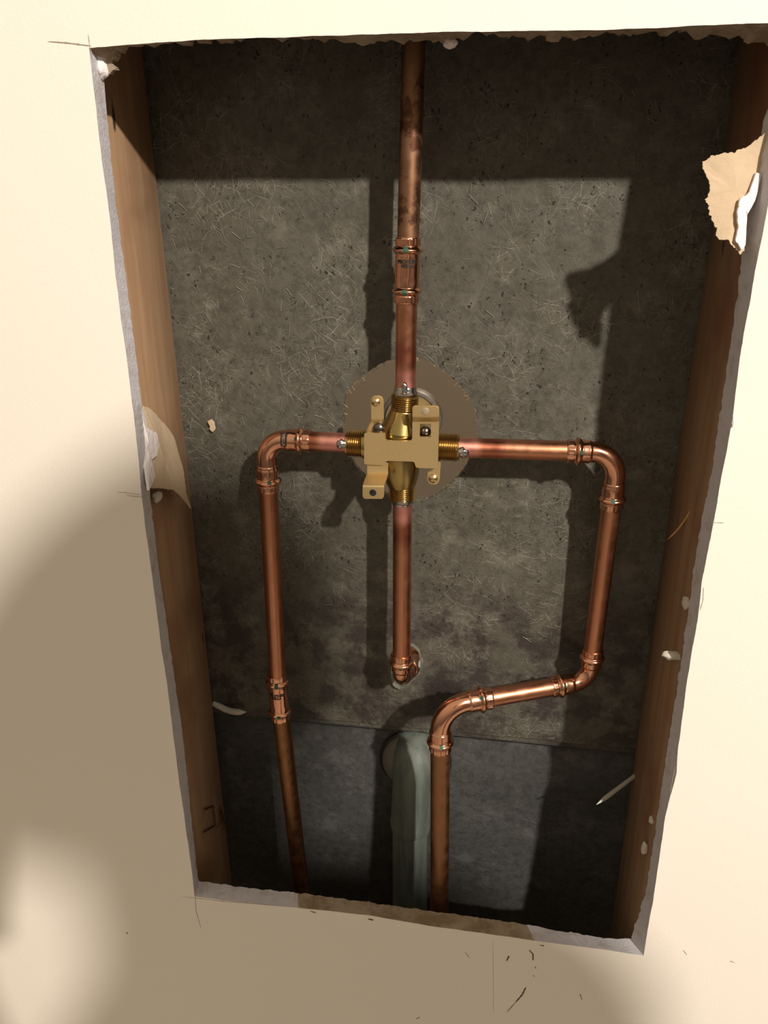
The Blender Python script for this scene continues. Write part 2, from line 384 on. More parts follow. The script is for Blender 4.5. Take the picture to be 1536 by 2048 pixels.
# pencil lines and scuffs on the paint
def stroke(name, pts, w, mat, Y=-TW, parent=wall, lift=.00012, jitter=.15):
    p = dens(P(pts, Y-lift), 24)+[at(*pts[-1], Y-lift)]
    V = []; F = []
    for i, q in enumerate(p):
        d = (p[min(i+1, len(p)-1)]-p[max(i-1, 0)]).normalized(); n_ = Vector((-d.z, 0, d.x))
        ww = w*(.55+.45*abs(noise.noise(q*900))*2)*min(1, (min(i, len(p)-1-i)+.6)/3)
        V += [q+n_*ww/2, q-n_*ww/2]
    for i in range(len(p)-1): F.append((2*i, 2*i+1, 2*i+3, 2*i+2))
    return mesh(name, V, F, mat, parent)
for pts, w_ in (([(95, 83), (135, 86), (182, 92)], .0009), ([(176, 68), (180, 96), (186, 112)], .0005), ([(232, 984), (256, 986), (282, 990)], .0004), ([(252, 990), (268, 993), (286, 994)], .0004),
                ([(362, 1793), (450, 1803), (560, 1812)], .0005), ([(390, 1790), (392, 1822), (402, 1856)], .0005), ([(1424, 1045), (1449, 1046)], .0005),
                ([(1407, 1175), (1406, 1200), (1400, 1222)], .0005), ([(1352, 1532), (1345, 1560), (1341, 1585)], .0004), ([(986, 1880), (987, 2030)], .0002)):
    stroke('pencil_mark', pts, w_, M_pencil)
for pts, w_ in (([(1058, 1900), (1066, 1908), (1066, 1921)], .0014), ([(1018, 1912), (1013, 1922)], .0016), ([(1052, 1974), (1044, 1990), (1030, 2006)], .0014), ([(1030, 2006), (1014, 2024)], .0007),
                ([(1080, 1890), (1088, 1892)], .0010), ([(1070, 1933), (1072, 1937)], .0008), ([(1066, 1950), (1069, 1954)], .0006), ([(930, 1905), (940, 1916)], .0004), ([(736, 1838), (746, 1840)], .0018),
                ([(253, 1864), (255, 1868)], .0010), ([(832, 2038), (840, 2034)], .0008), ([(1160, 1988), (1164, 2000)], .0007), ([(620, 1822), (632, 1826)], .0010), ([(1366, 1900), (1374, 1910)], .0005), ([(1460, 1922), (1470, 1926)], .0006)):
    stroke('scuff_mark', pts, w_, M_smudge)

# ---------------------------------------------------------------- studs, plates, surround
def stud(x0, x1, mat, label, bend):
    bm = bmesh.new(); ny, nz = 6, 70; z0, z1 = -1.0, .5
    prof = []
    b = .0022
    for (x, y) in ((x0+b, .0002), (x1-b, .0002), (x1, .0002+b), (x1, .089-b), (x1-b, .089), (x0+b, .089), (x0, .089-b), (x0, .0002+b)): prof.append((x, y))
    rows = []
    for k in range(nz+1):
        z = z0+(z1-z0)*k/nz
        dx = bend(z)
        rows.append([bm.verts.new((x+dx, y, z)) for x, y in prof])
    for a, c in zip(rows, rows[1:]):
        for i in range(8): bm.faces.new((a[i], a[(i+1) % 8], c[(i+1) % 8], c[i]))
    bm.faces.new(rows[0][::-1]); bm.faces.new(rows[-1])
    bmesh.ops.recalc_face_normals(bm, faces=bm.faces)
    o = bm_obj('wall_stud', bm, mat); autosmooth(o, 60)
    return tag(o, label, 'stud', 'studs beside the opening')
studL = stud(-.222, -.184, M_stud, 'orange-brown timber stud lit along the left side of the opening', lambda z: -.0010*math.sin((z+.3)*4)+(.0020 if z > -.2 else .0020*max(0, 1+(z+.2)/.25))-.001)
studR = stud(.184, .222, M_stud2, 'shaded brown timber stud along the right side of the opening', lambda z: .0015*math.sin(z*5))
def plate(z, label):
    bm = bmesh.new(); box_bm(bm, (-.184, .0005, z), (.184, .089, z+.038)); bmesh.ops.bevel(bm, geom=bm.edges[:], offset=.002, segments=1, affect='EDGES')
    return tag(bm_obj('cavity_light_stop', bm, M_stud2), label, 'timber')  # unseen block added to close the stud cavity against stray world light
plate(.455, 'unseen timber plate added above the opening to keep light out of the cavity'); plate(-.995, 'unseen timber plate added below the opening to keep light out of the cavity')
# lumber stamp on the left stud
for pts in ([(402, 1640), (406, 1618), (424, 1612)], [(410, 1650), (416, 1622)], [(424, 1612), (428, 1650), (404, 1664)], [(438, 1612), (440, 1640), (430, 1656)], [(402, 1680), (406, 1672)], [(440, 1620), (447, 1648)]):
    pp = [atX(x, y, -.184+.0004) for x, y in pts]; pp = dens(pp, 14)+[pp[-1]]; V = []; F = []
    dx = Vector((0, .0009, .0004))
    for q in pp:
        q = Vector((-.1829-.001*math.sin((q.z+.3)*4)+.0000, q.y, q.z)); V += [q-dx, q+dx]
    for i in range(len(pp)-1): F.append((2*i, 2*i+1, 2*i+3, 2*i+2))
    mesh('grade_stamp', V, F, M_inkbrown, studL)

YP = lambda z: .089 + (max(0, min(1, (-.2-z)/.24))**1.3)*.006
surround = empty('shower_surround', (0, .09, -.3), 'grey fibreglass back of the shower surround behind the pipes, with a round valve hole', 'shower surround')
hole1 = P([(745, 737), (762, 727), (790, 717), (812, 713), (835, 714), (862, 726), (885, 741), (905, 757), (925, 775), (940, 796), (949, 812), (955, 835), (957, 860), (953, 885), (944, 905), (930, 935), (915, 955), (893, 977), (868, 992), (845, 1000), (815, 1003), (780, 994), (750, 975), (728, 950), (710, 928), (697, 905), (687, 880), (686, 850), (688, 815), (690, 785), (705, 768), (728, 752)], .089)
hole2 = P([(806, 1290), (826, 1290), (838, 1303), (843, 1322), (841, 1340), (829, 1355), (812, 1370), (800, 1377), (788, 1370), (780, 1352), (780, 1320), (790, 1300)], .0915)
def inside(x, z, poly):
    c = False; n = len(poly); j = n-1
    for i in range(n):
        a, b = poly[i], poly[j]
        if (a.z > z) != (b.z > z) and x < (b.x-a.x)*(z-a.z)/(b.z-a.z)+a.x: c = not c
        j = i
    return c
def panel(name, x0, x1, z0, z1, step, yfun, holes, mat, parent, thick, hole_pts=None):
    bm = bmesh.new(); nx = int((x1-x0)/step); nz = int((z1-z0)/step)
    g = [[bm.verts.new((x0+(x1-x0)*i/nx, 0, z0+(z1-z0)*k/nz)) for i in range(nx+1)] for k in range(nz+1)]
    for k in range(nz):
        for i in range(nx):
            cx = x0+(x1-x0)*(i+.5)/nx; cz = z0+(z1-z0)*(k+.5)/nz
            if any(inside(cx, cz, h) for h in holes): continue
            bm.faces.new((g[k][i], g[k][i+1], g[k+1][i+1], g[k+1][i]))
    for v in [v for v in bm.verts if not v.link_faces]: bm.verts.remove(v)
    for v in bm.verts:
        if any(e.is_boundary for e in v.link_edges) and x0+step < v.co.x < x1-step and z0+step < v.co.z < z1-step:
            best = None
            for h in holes:
                for a, b in zip(h, h[1:]+h[:1]):
                    ab = Vector((b.x-a.x, b.z-a.z)); ap = Vector((v.co.x-a.x, v.co.z-a.z)); q = max(0, min(1, ap.dot(ab)/max(1e-12, ab.length_squared)))
                    c = Vector((a.x, a.z))+ab*q; d = (c-Vector((v.co.x, v.co.z))).length
                    if best is None or d < best[0]: best = (d, c)
            if best and best[0] < step*1.5:
                v.co.x, v.co.z = best[1].x, best[1].y
                v.co.x += noise.noise(v.co*700)*.0009; v.co.z += noise.noise(v.co*700+Vector((9, 0, 0)))*.0009
    for v in bm.verts: v.co.y = yfun(v.co.x, v.co.z)
    ret = bmesh.ops.extrude_face_region(bm, geom=bm.faces[:])
    for v in ret['geom']:
        if isinstance(v, bmesh.types.BMVert): v.co.y += thick
    bmesh.ops.recalc_face_normals(bm, faces=bm.faces)
    o = bm_obj(name, bm, mat, parent); autosmooth(o, 35); return o
zs = -.447
upper = panel('upper_panel', -.30, .30, zs, .5, .003, lambda x, z: YP(z)+noise.noise(Vector((x*22, 0, z*22)))*.0009+noise.noise(Vector((x*70, 3, z*70)))*.0004+(.0035 if z < zs+.004 else 0), [hole1, hole2], M_fib, surround, .004)
def ylow(x, z):
    f = max(0, min(1, (zs-.002-z)/.008))
    return .0995+.010*f*f*(3-2*f)+max(0, (-.5-z))*.10+noise.noise(Vector((x*16, 7, z*16)))*.0010
ovc = at(829, 1530, .100)
ovh = [Vector((ovc.x+.0215*math.cos(a), 0, ovc.z+.0215*math.sin(a))) for a in [2*math.pi*k/40 for k in range(40)]]
lower = panel('lower_panel', -.30, .30, -1.0, zs+.004, .003, ylow, [ovh], M_fib2, surround, .004); lower['label'] = 'smoother grey lower panel below the moulded step'
# loose glass fibres standing off the panel and along the hole edge
def fibres(name, items, mat, parent):
    V = []; F = []
    for p, d, L, bend, r in items:
        n = 5; prev = None; pts = []
        for i in range(n+1):
            q = i/n; pts.append(p+d*L*q+bend*L*q*q)
        fr2 = frames(pts); b = len(V)
        for i, (T, Nn, B) in enumerate(fr2):
            for k in range(3):
                a = 2*math.pi*k/3; V.append(pts[i]+(Nn*math.cos(a)+B*math.sin(a))*r)
        for i in range(n):
            for k in range(3): F.append((b+i*3+k, b+i*3+(k+1) % 3, b+(i+1)*3+(k+1) % 3, b+(i+1)*3+k))
    return tag(mesh(name, V, F, mat, parent), kind='stuff')
it = []
for i in range(1300):
    x = random.uniform(-.19, .19); z = random.uniform(-.44, .05)
    near = math.exp(-((x+.10)**2+(z+.13)**2)/.006)
    if noise.noise(Vector((x*14, 1, z*14)))+near*.4 < random.uniform(0., .6) or inside(x, z, hole1) or inside(x, z, hole2): continue
    a = random.uniform(0, 6.28); d = Vector((math.cos(a), -random.uniform(0, .12), math.sin(a)))
    it.append((Vector((x, YP(z)-.0006, z)), d, random.uniform(.002, .008), Vector((random.uniform(-.25, .25), -.05, random.uniform(-.25, .25))), random.uniform(.00007, .00017)))
M_strand = simple('glass_strand', (.36, .34, .29), .45, nscale=80, var=.3)
fibres('loose_fibres', it, M_strand, surround)
it = []
hl = dens(hole1+[hole1[0]], 260); cc = sum(hl, Vector())/len(hl)
for p in hl:
    if random.random() < .30:
        d = (cc-p).normalized()*random.uniform(.1, 1)+Vector((random.uniform(-.8, .8), random.uniform(-.6, .1), random.uniform(-.8, .8)))
        it.append((Vector((p.x, .0885, p.z)), d.normalized(), random.uniform(.001, .0045), Vector((0, 0, random.uniform(-.3, .3))), random.uniform(.00012, .00025)))
fibres('frayed_hole_edge', it, M_fibedge, surround)
V = []; F = []                                         # pale cut rim of the small hole
rim = dens(hole2+[hole2[0]], 72); c2 = sum(rim, Vector())/72
for i, p in enumerate(rim):
    o_ = (p-c2).normalized(); k = .0002+.0022*abs(noise.noise(p*170))
    V += [Vector((p.x-o_.x*.0004, .0950, p.z-o_.z*.0004)), Vector((p.x-o_.x*.0004, .0898, p.z-o_.z*.0004)), Vector((p.x+o_.x*k, .0898, p.z+o_.z*k)), Vector((p.x+o_.x*(k+.0006), .0925, p.z+o_.z*(k+.0006)))]
for i in range(72):
    j = (i+1) % 72
    for k in range(3): F.append((4*i+k, 4*j+k, 4*j+k+1, 4*i+k+1))
mesh('spout_hole_rim', V, F, simple('whitish_cut_rim', (.125, .12, .10), .8, nscale=250, var=.45, bump=.8), surround, True)

# the shower side, seen only through the holes
bm = bmesh.new(); box_bm(bm, (-1.2, .86, -1.25), (1.2, .90, 1.2)); tag(bm_obj('wall_far', bm, M_taupe), 'taupe far wall of the shower seen through the valve hole', kind='structure')
bm = bmesh.new(); box_bm(bm, (-1.2, -2.4, -1.29), (1.2, .90, -1.25)); tag(bm_obj('floor', bm, M_floor), kind='structure')
bm = bmesh.new(); box_bm(bm, (-.75, .62, -1.25), (.75, .85, -.70)); bmesh.ops.bevel(bm, geom=bm.edges[:], offset=.03, segments=4, affect='EDGES')
tag(bm_obj('bathtub', bm, M_tub), 'bluish white tub rim glimpsed through the small spout hole', 'bathtub')

# ---------------------------------------------------------------- pipes and press fittings
RP = .0069
GRP = {'copper_pipe': 'copper pipes in the wall opening', 'pipe_elbow': 'copper press elbows', 'pipe_coupling': 'straight copper press couplings'}
def pipe(a, b, mat, label, r=RP, name='copper_pipe', wob=0, seg=44):
    pts = lin(a, b, 40)
    pts = [p+Vector((noise.noise(p*9)*wob, noise.noise(p*9+Vector((5, 0, 0)))*wob, 0)) for p in pts]
    return tag(sweep(name, pts, lambda s, a_, i: r, mat, None, seg), label, 'pipe', GRP[name])
def sock_prof(s, L, r, knurl=True):
    """radius of a press socket, s measured from its open end"""
    return None
def prof(s, th, r, rib=True):
    # collar (ribbed) - groove - bead - neck - body
    k = r/RP; s = s/k
    if s < .0004: return r*1.10
    if s < .0046:
        e = 1.155 + (.03*math.cos(14*th) if rib else 0)
        return r*e*(1 if s > .0008 else .99)
    if s < .0056: return r*1.12
    if s < .0098:
        u = (s-.0056)/.0042; return r*(1.14+.27*math.sin(math.pi*u)**.75)
    if s < .0108: return r*1.14
    hexa = .015*math.cos(6*th)
    if s < .0165: return r*(1.15+hexa*math.sin(math.pi*(s-.0108)/.0057))
    if s < .0185: return r*(1.15-.07*(s-.0165)/.002)
    return r*1.08
def svals(L, ds=.00035):
    n = int(L/ds); return [L*i/n for i in range(n+1)]
def wrap_text(txt, size, center, axis, r, mat, parent, up=None, theta=0, spin=0, bold=.0, squash=1.):
    """lettering wrapped round a cylinder; axis = cylinder direction, letters read across it (spin 0) or along it (spin 90)"""
    cu = bpy.data.curves.new('print', 'FONT'); cu.body = txt; cu.size = size; cu.align_x = 'CENTER'; cu.align_y = 'CENTER'; cu.offset = bold; cu.space_line = .85
    tmp = bpy.data.objects.new('print', cu); COL.objects.link(tmp)
    dg = bpy.context.evaluated_depsgraph_get(); me = bpy.data.meshes.new_from_object(tmp.evaluated_get(dg)); bpy.data.objects.remove(tmp)
    bm = bmesh.new(); bm.from_mesh(me); bmesh.ops.triangulate(bm, faces=bm.faces[:])
    bmesh.ops.subdivide_edges(bm, edges=[e for e in bm.edges if e.calc_length() > size*.15], cuts=2)
    axis = axis.normalized(); view = (CAM-center); view = (view-axis*view.dot(axis)).normalized(); side = view.cross(axis)
    # letters' "up" along the axis or across it
    for v in bm.verts:
        x, y = v.co.x*squash, v.co.y
        if spin: x, y = -y, x
        a = theta+x/r
        v.co = center+axis*y+(view*math.cos(a)-side*math.sin(a))*(r+.00012)
    o = bm_obj('printed_lettering', bm, mat, parent); return o
def patch(name, center, axis, r, a0, a1, s0, s1, mat, parent, lift=.0001):
    axis = axis.normalized(); view = (CAM-center); view = (view-axis*view.dot(axis)).normalized(); side = view.cross(axis); V = []; F = []
    for i in range(9):
        a = a0+(a1-a0)*i/8
        for k in range(5):
            s = s0+(s1-s0)*k/4; rr = r(s) if callable(r) else r
            V.append(center+axis*s+(view*math.cos(a)-side*math.sin(a))*(rr+lift))
    for i in range(8):
        for k in range(4): F.append((i*5+k, i*5+k+1, (i+1)*5+k+1, (i+1)*5+k))
    return mesh(name, V, F, mat, parent, True)
def coupling(c, d, L, label, txt, r=RP, mat=None, ta=.0):
    """straight press coupling centred on c along d"""
    d = d.normalized(); a = c-d*L/2; pts = [a+d*s for s in svals(L)]
    e = empty('pipe_coupling', c, label, 'pipe fitting', GRP['pipe_coupling'])
    mat = mat or M_cufit
    sock = L/2
    def R_(s, th, i):
        q = min(s, L-s); v = prof(q, th, r, True)
        if q >= .0165*r/RP: v = r*1.15
        return v
    body = sweep('coupling_body', pts, R_, mat, e, 56, deg=70)
    for q in (.0072, L-.0072):
        patch('green_dot', a, d, lambda s: R_(s, 0, 0), -.32, .02, q-.0016, q+.0020, M_green, e, .0002)
    if txt: wrap_text(txt, .0031, c+d*.0045, Vector((0, 0, 1)) if d.z > 0 else -d, r*1.155, M_ink, e, theta=ta, bold=.00014)
    return e
def elbow(corner, d1, d2, L1, L2, br, label, r=RP, mat=None, dots=True, bendr=1.03):
    """90-ish press elbow: sockets open at corner+d1*L1 and corner+d2*L2"""
    d1 = d1.normalized(); d2 = d2.normalized(); mat = mat or M_cufit
    ang = math.acos(max(-1, min(1, (-d1).dot(d2)))); tl = br*math.tan(ang/2)
    p0 = corner+d1*L1; pa = corner+d1*tl; pb = corner+d2*tl; p1 = corner+d2*L2
    e = empty('pipe_elbow', corner, label, 'pipe fitting', GRP['pipe_elbow'])
    k = r/RP; ls = min(L1-tl, .0200*k); ls2 = min(L2-tl, .0200*k)
    # bend
    cen = corner+(d1+d2).normalized()*(br/math.cos(ang/2)); arc = []
    va, vb = pa-cen, pb-cen
    nseg = 36
    axis = va.cross(vb).normalized()
    for i in range(nseg+1): arc.append(cen+Matrix.Rotation(ang*i/nseg, 3, axis)@va)
    A0 = p0-d1*(ls-.001); B0 = p1-d2*(ls2-.001)
    pts = (lin(A0, pa, 6)[:-1] if (A0-pa).length > .0005 and L1-tl-ls > -.0005 else [])+arc+(lin(pb, B0, 6)[1:] if L2-tl-ls2 > -.0005 and (B0-pb).length > .0005 else [])
    sweep('elbow_bend', pts, lambda s, a, i: r*bendr, mat, e, 48, deg=70)
    for nm, p, d, L in (('press_socket', p0, -d1, ls), ('press_socket', p1, -d2, ls2)):
        sk = sweep(nm, [p+d*s for s in svals(L)], lambda s, th, i, L=L: prof(s, th, r) if s < L-.0012 else r*(1.10-.07*(s-L+.0012)/.0012), mat, e, 56, deg=70)
        if dots: patch('green_dot', p, d, lambda s: prof(s, .1, r), -.05, .25, .0082*k, .0104*k, M_green, sk, .0002)
    return e
Z = Vector((0, 0, 1)); X = Vector((1, 0, 0))
YM = .053
# ---- nodes
top0 = at(826, 60, .055); top0 = top0+(top0-at(818.5, 465, YM)).normalized()*.40; cpl = at(814.5, 541, YM); vtop = at(810.5, 778, YM)
top1 = at(818.5, 470, YM)
top_dir = (top1-cpl).normalized()
topdir = (at(822, 280, YM)-cpl).normalized()
pipe(cpl+topdir*.002, cpl+topdir*.48, M_cudirty, 'stained old copper riser pipe rising into shadow above the top coupling', wob=.0)
pipe(vtop+Vector((0, 0, -.012)), cpl, M_cu, 'new copper pipe between the valve top and the upper coupling')
coupling(cpl, topdir, (at(817, 474, YM)-at(812, 606, YM)).length, 'polished copper press coupling on the riser above the valve', 'PROPRESS\nVIEGA')
# left side
NLc = at(532, 878, YM); la = at(640, 879, YM); cl = at(557.5, 1393, YM)
def tr(a, b, k): return a+(b-a).normalized()*k
pL = pipe(tr(NLc, at(715, 887, YM), .019), at(715, 887, YM), M_cu, 'short copper pipe from the left port of the valve')
dv = (cl-NLc).normalized()
pipe(tr(NLc, cl, .019), cl, M_cu, 'new copper pipe running down from the left elbow')
ddn = (at(604, 1786, .050)-cl).normalized()
lowL = pipe(cl, cl+ddn*.42, M_cuold, 'aged brown copper pipe below the left coupling', r=.0072)
coupling(cl, (-dv-ddn).normalized(), (at(555, 1347, YM)-at(560, 1437, YM)).length, 'copper press coupling low on the left pipe', 'PROPRESS\nVIEGA', ta=-.25)
elL = elbow(NLc, (at(700, 886, YM)-NLc), dv, (at(622, 879, YM)-NLc).length, (at(535, 981, YM)-NLc).length, .0150, 'copper press elbow at the upper left corner of the pipework')
hx0 = 0
hx = (at(700, 886, YM)-NLc).normalized(); tc = at(573, 878, YM)
patch('label_patch', tc, hx, RP*1.155, -.55, .75, -.0022, .0022, M_ink, elL, .0002)
wrap_text('VIEGA', .0032, tc+Vector((0, -.0001, 0)), hx, RP*1.155+.0003, M_tan, elL, theta=.1, bold=.00005)
# right side
NRc = at(1236, 905, .059); NCc = at(1178, 1361, .069); NDc = at(881, 1413, .024)
pR = pipe(at(880, 894, YM), tr(NRc, at(880, 894, YM), .021), M_cu, 'copper pipe from the right port of the valve to the upper right elbow')
pipe(tr(NRc, NCc, .021), tr(NCc, NRc, .018), M_cu, 'new copper pipe running down from the upper right elbow')
hr = (at(900, 895, YM)-NRc); dr = (NCc-NRc).normalized()
elbow(NRc, hr, dr, (at(1133, 903, .057)-NRc).length, (at(1229, 1019, .059)-NRc).length, .0175, 'polished copper press elbow at the upper right corner of the pipework')
dcd = (NDc-NCc).normalized()
pipe(tr(NCc, NDc, .018), tr(NDc, NCc, .025), M_cu, 'short slanting copper pipe offset at the lower right', r=.0071)
elbow(NCc, -dr, dcd, .0300, .0325, .0145, 'copper press elbow where the right pipe turns towards the middle', r=.0068)
dd = (at(879, 1830, .020)-NDc).normalized()
pipe(NDc+dd*.026, NDc+dd*.45, M_cuold, 'aged brown copper pipe in front of the grey drain pipe', r=.0076)
elbow(NDc, -dcd, dd, .0400, .0400, .0215, 'large copper press elbow above the aged lower pipe', r=.0074)
# centre drop to the spout
NBc = at(803, 1358, YM); vbot = at(805, 1000, YM)
pipe(vbot+Vector((0, 0, .012)), tr(NBc, vbot, .012), M_cu, 'copper pipe dropping from the valve bottom to the spout elbow')
back_d = Vector((.10, 1, -.10)).normalized()
pipe(NBc+back_d*.013, NBc+back_d*.075, M_cu, 'copper stub pipe passing back through the small round hole', r=.0066)
elbow(NBc, (vbot-NBc), back_d, .0235, .0270, .0085, 'copper press elbow turning back through the small round hole', mat=M_cufit)
# faded lettering down the old pipe and small print on new ones
for i, ch in enumerate('COPPER TUBE LB'):
    if ch != ' ': wrap_text(ch, .0065, cl+ddn*(.05+i*.0115), -ddn, .0072, M_inkbrown, lowL, theta=.55, spin=1)

# ---- solder beads
def bead(c, r, sq, parent, seed=0):
    o = lump('solder_bead', c, r, M_solder, parent, seed, sq); return o
bead(at(683, 888, YM-.0072), .0036, (1.05, .55, .9), pL, 1)
bead(at(925, 905, YM-.0072), .0036, (1.1, .6, .9), pR, 4)

# ---------------------------------------------------------------- the brass valve
valve = empty('shower_valve', VC, 'brass shower valve with a gold mounting bracket in the centre of the opening', 'valve')
def tube_path(name, a, b, rf, mat, seg=64, n=160, deg=60):
    L = (b-a).length; return sweep(name, lin(a, b, n), lambda s, th, i: rf(s/L, s), mat, valve, seg, deg=deg)
pT, pB, pW, pE = at(810.5, 781, YM), at(804, 1003, YM), at(689, 887, YM), at(922, 896, YM)
def barrel(u, s):
    if u < .05: return .0086
    return .0088+.0052*min(1, (u-.05)/.45)
tube_path('valve_barrel', at(808, 815, YM), VC+Vector((0, 0, -.004)), barrel, M_brass)
tube_path('valve_barrel', VC+Vector((0, 0, .004)), at(804, 972, YM), lambda u, s: .0148*math.sqrt(max(.36, 1-max(0, u-.15)**2*.8)), M_brass)
tube_path('valve_crossbar', at(727, 889, YM), at(880, 894, YM), lambda u, s: .0100, M_brass)
def thread(a, b, r, label=None):
    L = (b-a).length; pitch = .00150
    o = sweep('threaded_port', lin(a, b, 220), lambda s, th, i: (r*.93 if s < .0012 else r+.00050*math.sin(2*math.pi*s/pitch+th)), M_thread, valve, 56, deg=80); return o
thread(at(810.6, 787, YM), at(809, 818, YM), .0090); thread(at(803.8, 1000, YM), at(804.5, 962, YM), .0090)
thread(at(694, 887, YM), at(730, 889, YM), .0092); thread(at(919, 896, YM), at(876, 894, YM), .0093)
def annul(c, d, r0, r1, L, mat, name='solder_ring'):
    return sweep(name, [c-d*L/2+d*L*i/10 for i in range(11)], lambda s, th, i: r0+(r1-r0)*(i/10)+.0003*noise.noise(Vector((math.cos(th)*3, math.sin(th)*3, i*.3+r0*99))), mat, valve, 40)
annul(at(810.7, 779, YM), -Z, .0071, .0082, .005, M_solder); annul(at(804, 1003, YM), Z, .0071, .0080, .0035, M_solder)
lump('solder_bead', at(809, 777, YM-.0078), .0026, M_solder, valve, 3, (.8, .5, 1.6)); lump('solder_bead', at(804, 1005, YM-.0074), .0032, M_solder, valve, 6, (1.5, .5, .8))
# stem bonnet passing back through the round hole
sb = Vector((VC.x+.0005, .058, VC.z)); se = Vector((VC.x+.0005, .122, VC.z+.0005))
sweep('valve_stem', lin(sb, se, 20), lambda s, th, i: .0115, M_brass, valve, 48)
sweep('bonnet_flange', lin(Vector((se.x, .1185, se.z)), Vector((se.x, .128, se.z)), 12), lambda s, th, i: .0200 if i < 1 else .0205, M_bonnet, valve, 72)
V = []; F = []; n = 90
for i in range(n):
    a = 2*math.pi*i/n
    for r_, y in ((.0208, .1172), (.0232, .1176), (.0238, .1200), (.0236, .1280), (.0208, .1280)):
        V.append((se.x+r_*math.cos(a), y, se.z+r_*math.sin(a)))
for i in range(n):
    j = (i+1) % n
    for k in range(5): F.append((i*5+k, i*5+(k+1) % 5, j*5+(k+1) % 5, j*5+k))
autosmooth(mesh('grey_rim_ring', V, F, M_ring, valve), 40)
# bracket: folded sheet metal, coordinates in the bracket's own plane (x right, z up from VC)
YB = .0360
def crop(x, y): return (660+x/4.8, 720+y/4.8)
def bp(x, y, Y=YB): return at(*crop(x, y), Y)
def sheet_metal(name, outline, thick, mat, parent, hole=None, yf=None, bev=.0004):
    """flat plate from front outline points, optional window hole, thickness backwards"""
    loops = [outline]+([hole] if hole else [])
    V = []
    for lp in loops: V += lp
    tris = tessellate_polygon([[Vector((p.x, p.z, 0)) for p in lp] for lp in loops])
    n = len(V); W = [Vector(v) for v in V]+[Vector((v.x, v.y+thick, v.z)) for v in V]
    F = [tuple(t_) for t_ in tris]+[tuple(n+k for k in t_[::-1]) for t_ in tris]
    b = 0
    for lp in loops:
        m = len(lp)
        for i in range(m): F.append((b+i, b+(i+1) % m, n+b+(i+1) % m, n+b+i))
        b += m
    o = mesh(name, W, F, mat, parent)
    bm = bmesh.new(); bm.from_mesh(o.data); bmesh.ops.recalc_face_normals(bm, faces=bm.faces)
    ed = [e for e in bm.edges if len(e.link_faces) == 2 and e.calc_face_angle(0) > 1.2]
    bmesh.ops.bevel(bm, geom=ed, offset=bev, segments=2, affect='EDGES', clamp_overlap=True); bm.to_mesh(o.data); bm.free()
    return autosmooth(o, 40)
def rounded(pts, r, n=5):
    out = []
    m = len(pts)
    for i, p in enumerate(pts):
        a, b = pts[i-1], pts[(i+1) % m]; rr = r[i] if isinstance(r, (list, tuple)) else r
        da, db = (a-p), (b-p); k = min(rr, da.length*.45, db.length*.45)
        p0, p1 = p+da.normalized()*k, p+db.normalized()*k
        for j in range(n+1):
            u = j/n; out.append(p0*(1-u)**2+p*2*u*(1-u)+p1*u*u)
    return out
br_out = rounded([bp(*q) for q in ((328, 702), (528, 702), (530, 775), (790, 782), (790, 585), (1046, 585), (1034, 1042), (822, 1036), (812, 976), (545, 968), (512, 1010), (328, 1002))], [.0015, .0012, .002, .003, .0004, .0004, .0022, .0022, .002, .003, .002, .0015])
win = rounded([bp(*q) for q in ((862, 612), (970, 612), (968, 742), (860, 740))], .0009)
sheet_metal('mounting_bracket', br_out, .0022, M_gold, valve, win)
def strip(name, rows, thick, mat, parent, round_end=False):
    """folded tab: rows of (left point, right point) along its length"""
    L = [Vector(a) for a, b in rows]; R_ = [Vector(b) for a, b in rows]; V = []; F = []; n = len(rows)
    for i in range(n):
        t_ = (L[min(i+1, n-1)]-L[max(i-1, 0)]); wv = R_[i]-L[i]; nn = t_.cross(wv).normalized()
        if nn.y > 0: nn = -nn
        V += [L[i], R_[i], R_[i]-nn*thick, L[i]-nn*thick]
    for i in range(n-1):
        for k in range(4): F.append((4*i+k, 4*i+(k+1) % 4, 4*(i+1)+(k+1) % 4, 4*(i+1)+k))
    F += [(0, 1, 2, 3), tuple(4*(n-1)+k for k in (3, 2, 1, 0))]
    o = mesh(name, V, F, mat, parent); bm = bmesh.new(); bm.from_mesh(o.data); bmesh.ops.recalc_face_normals(bm, faces=bm.faces)
    ed = [e for e in bm.edges if len(e.link_faces) == 2 and e.calc_face_angle(0) > 1.2]
    bmesh.ops.bevel(bm, geom=ed, offset=.0004, segments=2, affect='EDGES', clamp_overlap=True); bm.to_mesh(o.data); bm.free()
    return autosmooth(o, 50)
def disc(name, c, r, mat, parent, dep=.0006, ny=Vector((0, -1, 0)), dome=0., seg=28):
    pts = [c, c+ny*dep*.6, c+ny*dep, c+ny*(dep+dome*.6), c+ny*(dep+dome)]; rr = [r, r, r*.9, r*.6, r*.12]
    return sweep(name, pts, lambda s, th, i: rr[i], mat, parent, seg, deg=60)
def ringhole(c, r, parent, dark=True):
    disc('bolt_hole', c+Vector((0, .0002, 0)), r, M_rubber, parent, .00025)
# upper right tab bending forward, then a flat lip with a hole
rows = []
for y, Y in ((600, YB), (585, YB-.0006), (572, YB-.0030), (560, YB-.0052), (540, YB-.0062), (500, YB-.0064), (460, YB-.0064), (448, YB-.0064), (440, YB-.0064)):
    ins = 0 if y > 455 else (8 if y == 448 else 26)
    rows.append((bp(790+ins, y, Y), bp(1046-ins, y, Y)))
tb = strip('bracket_tab', rows, .0020, M_gold, valve); 
lip_c = bp(915, 492, YB-.0064)
disc('bolt_hole', lip_c+Vector((0, .0004, 0)), .0026, simple('hole_see_through', (.33, .27, .19), .6, .3), tb, .0006)
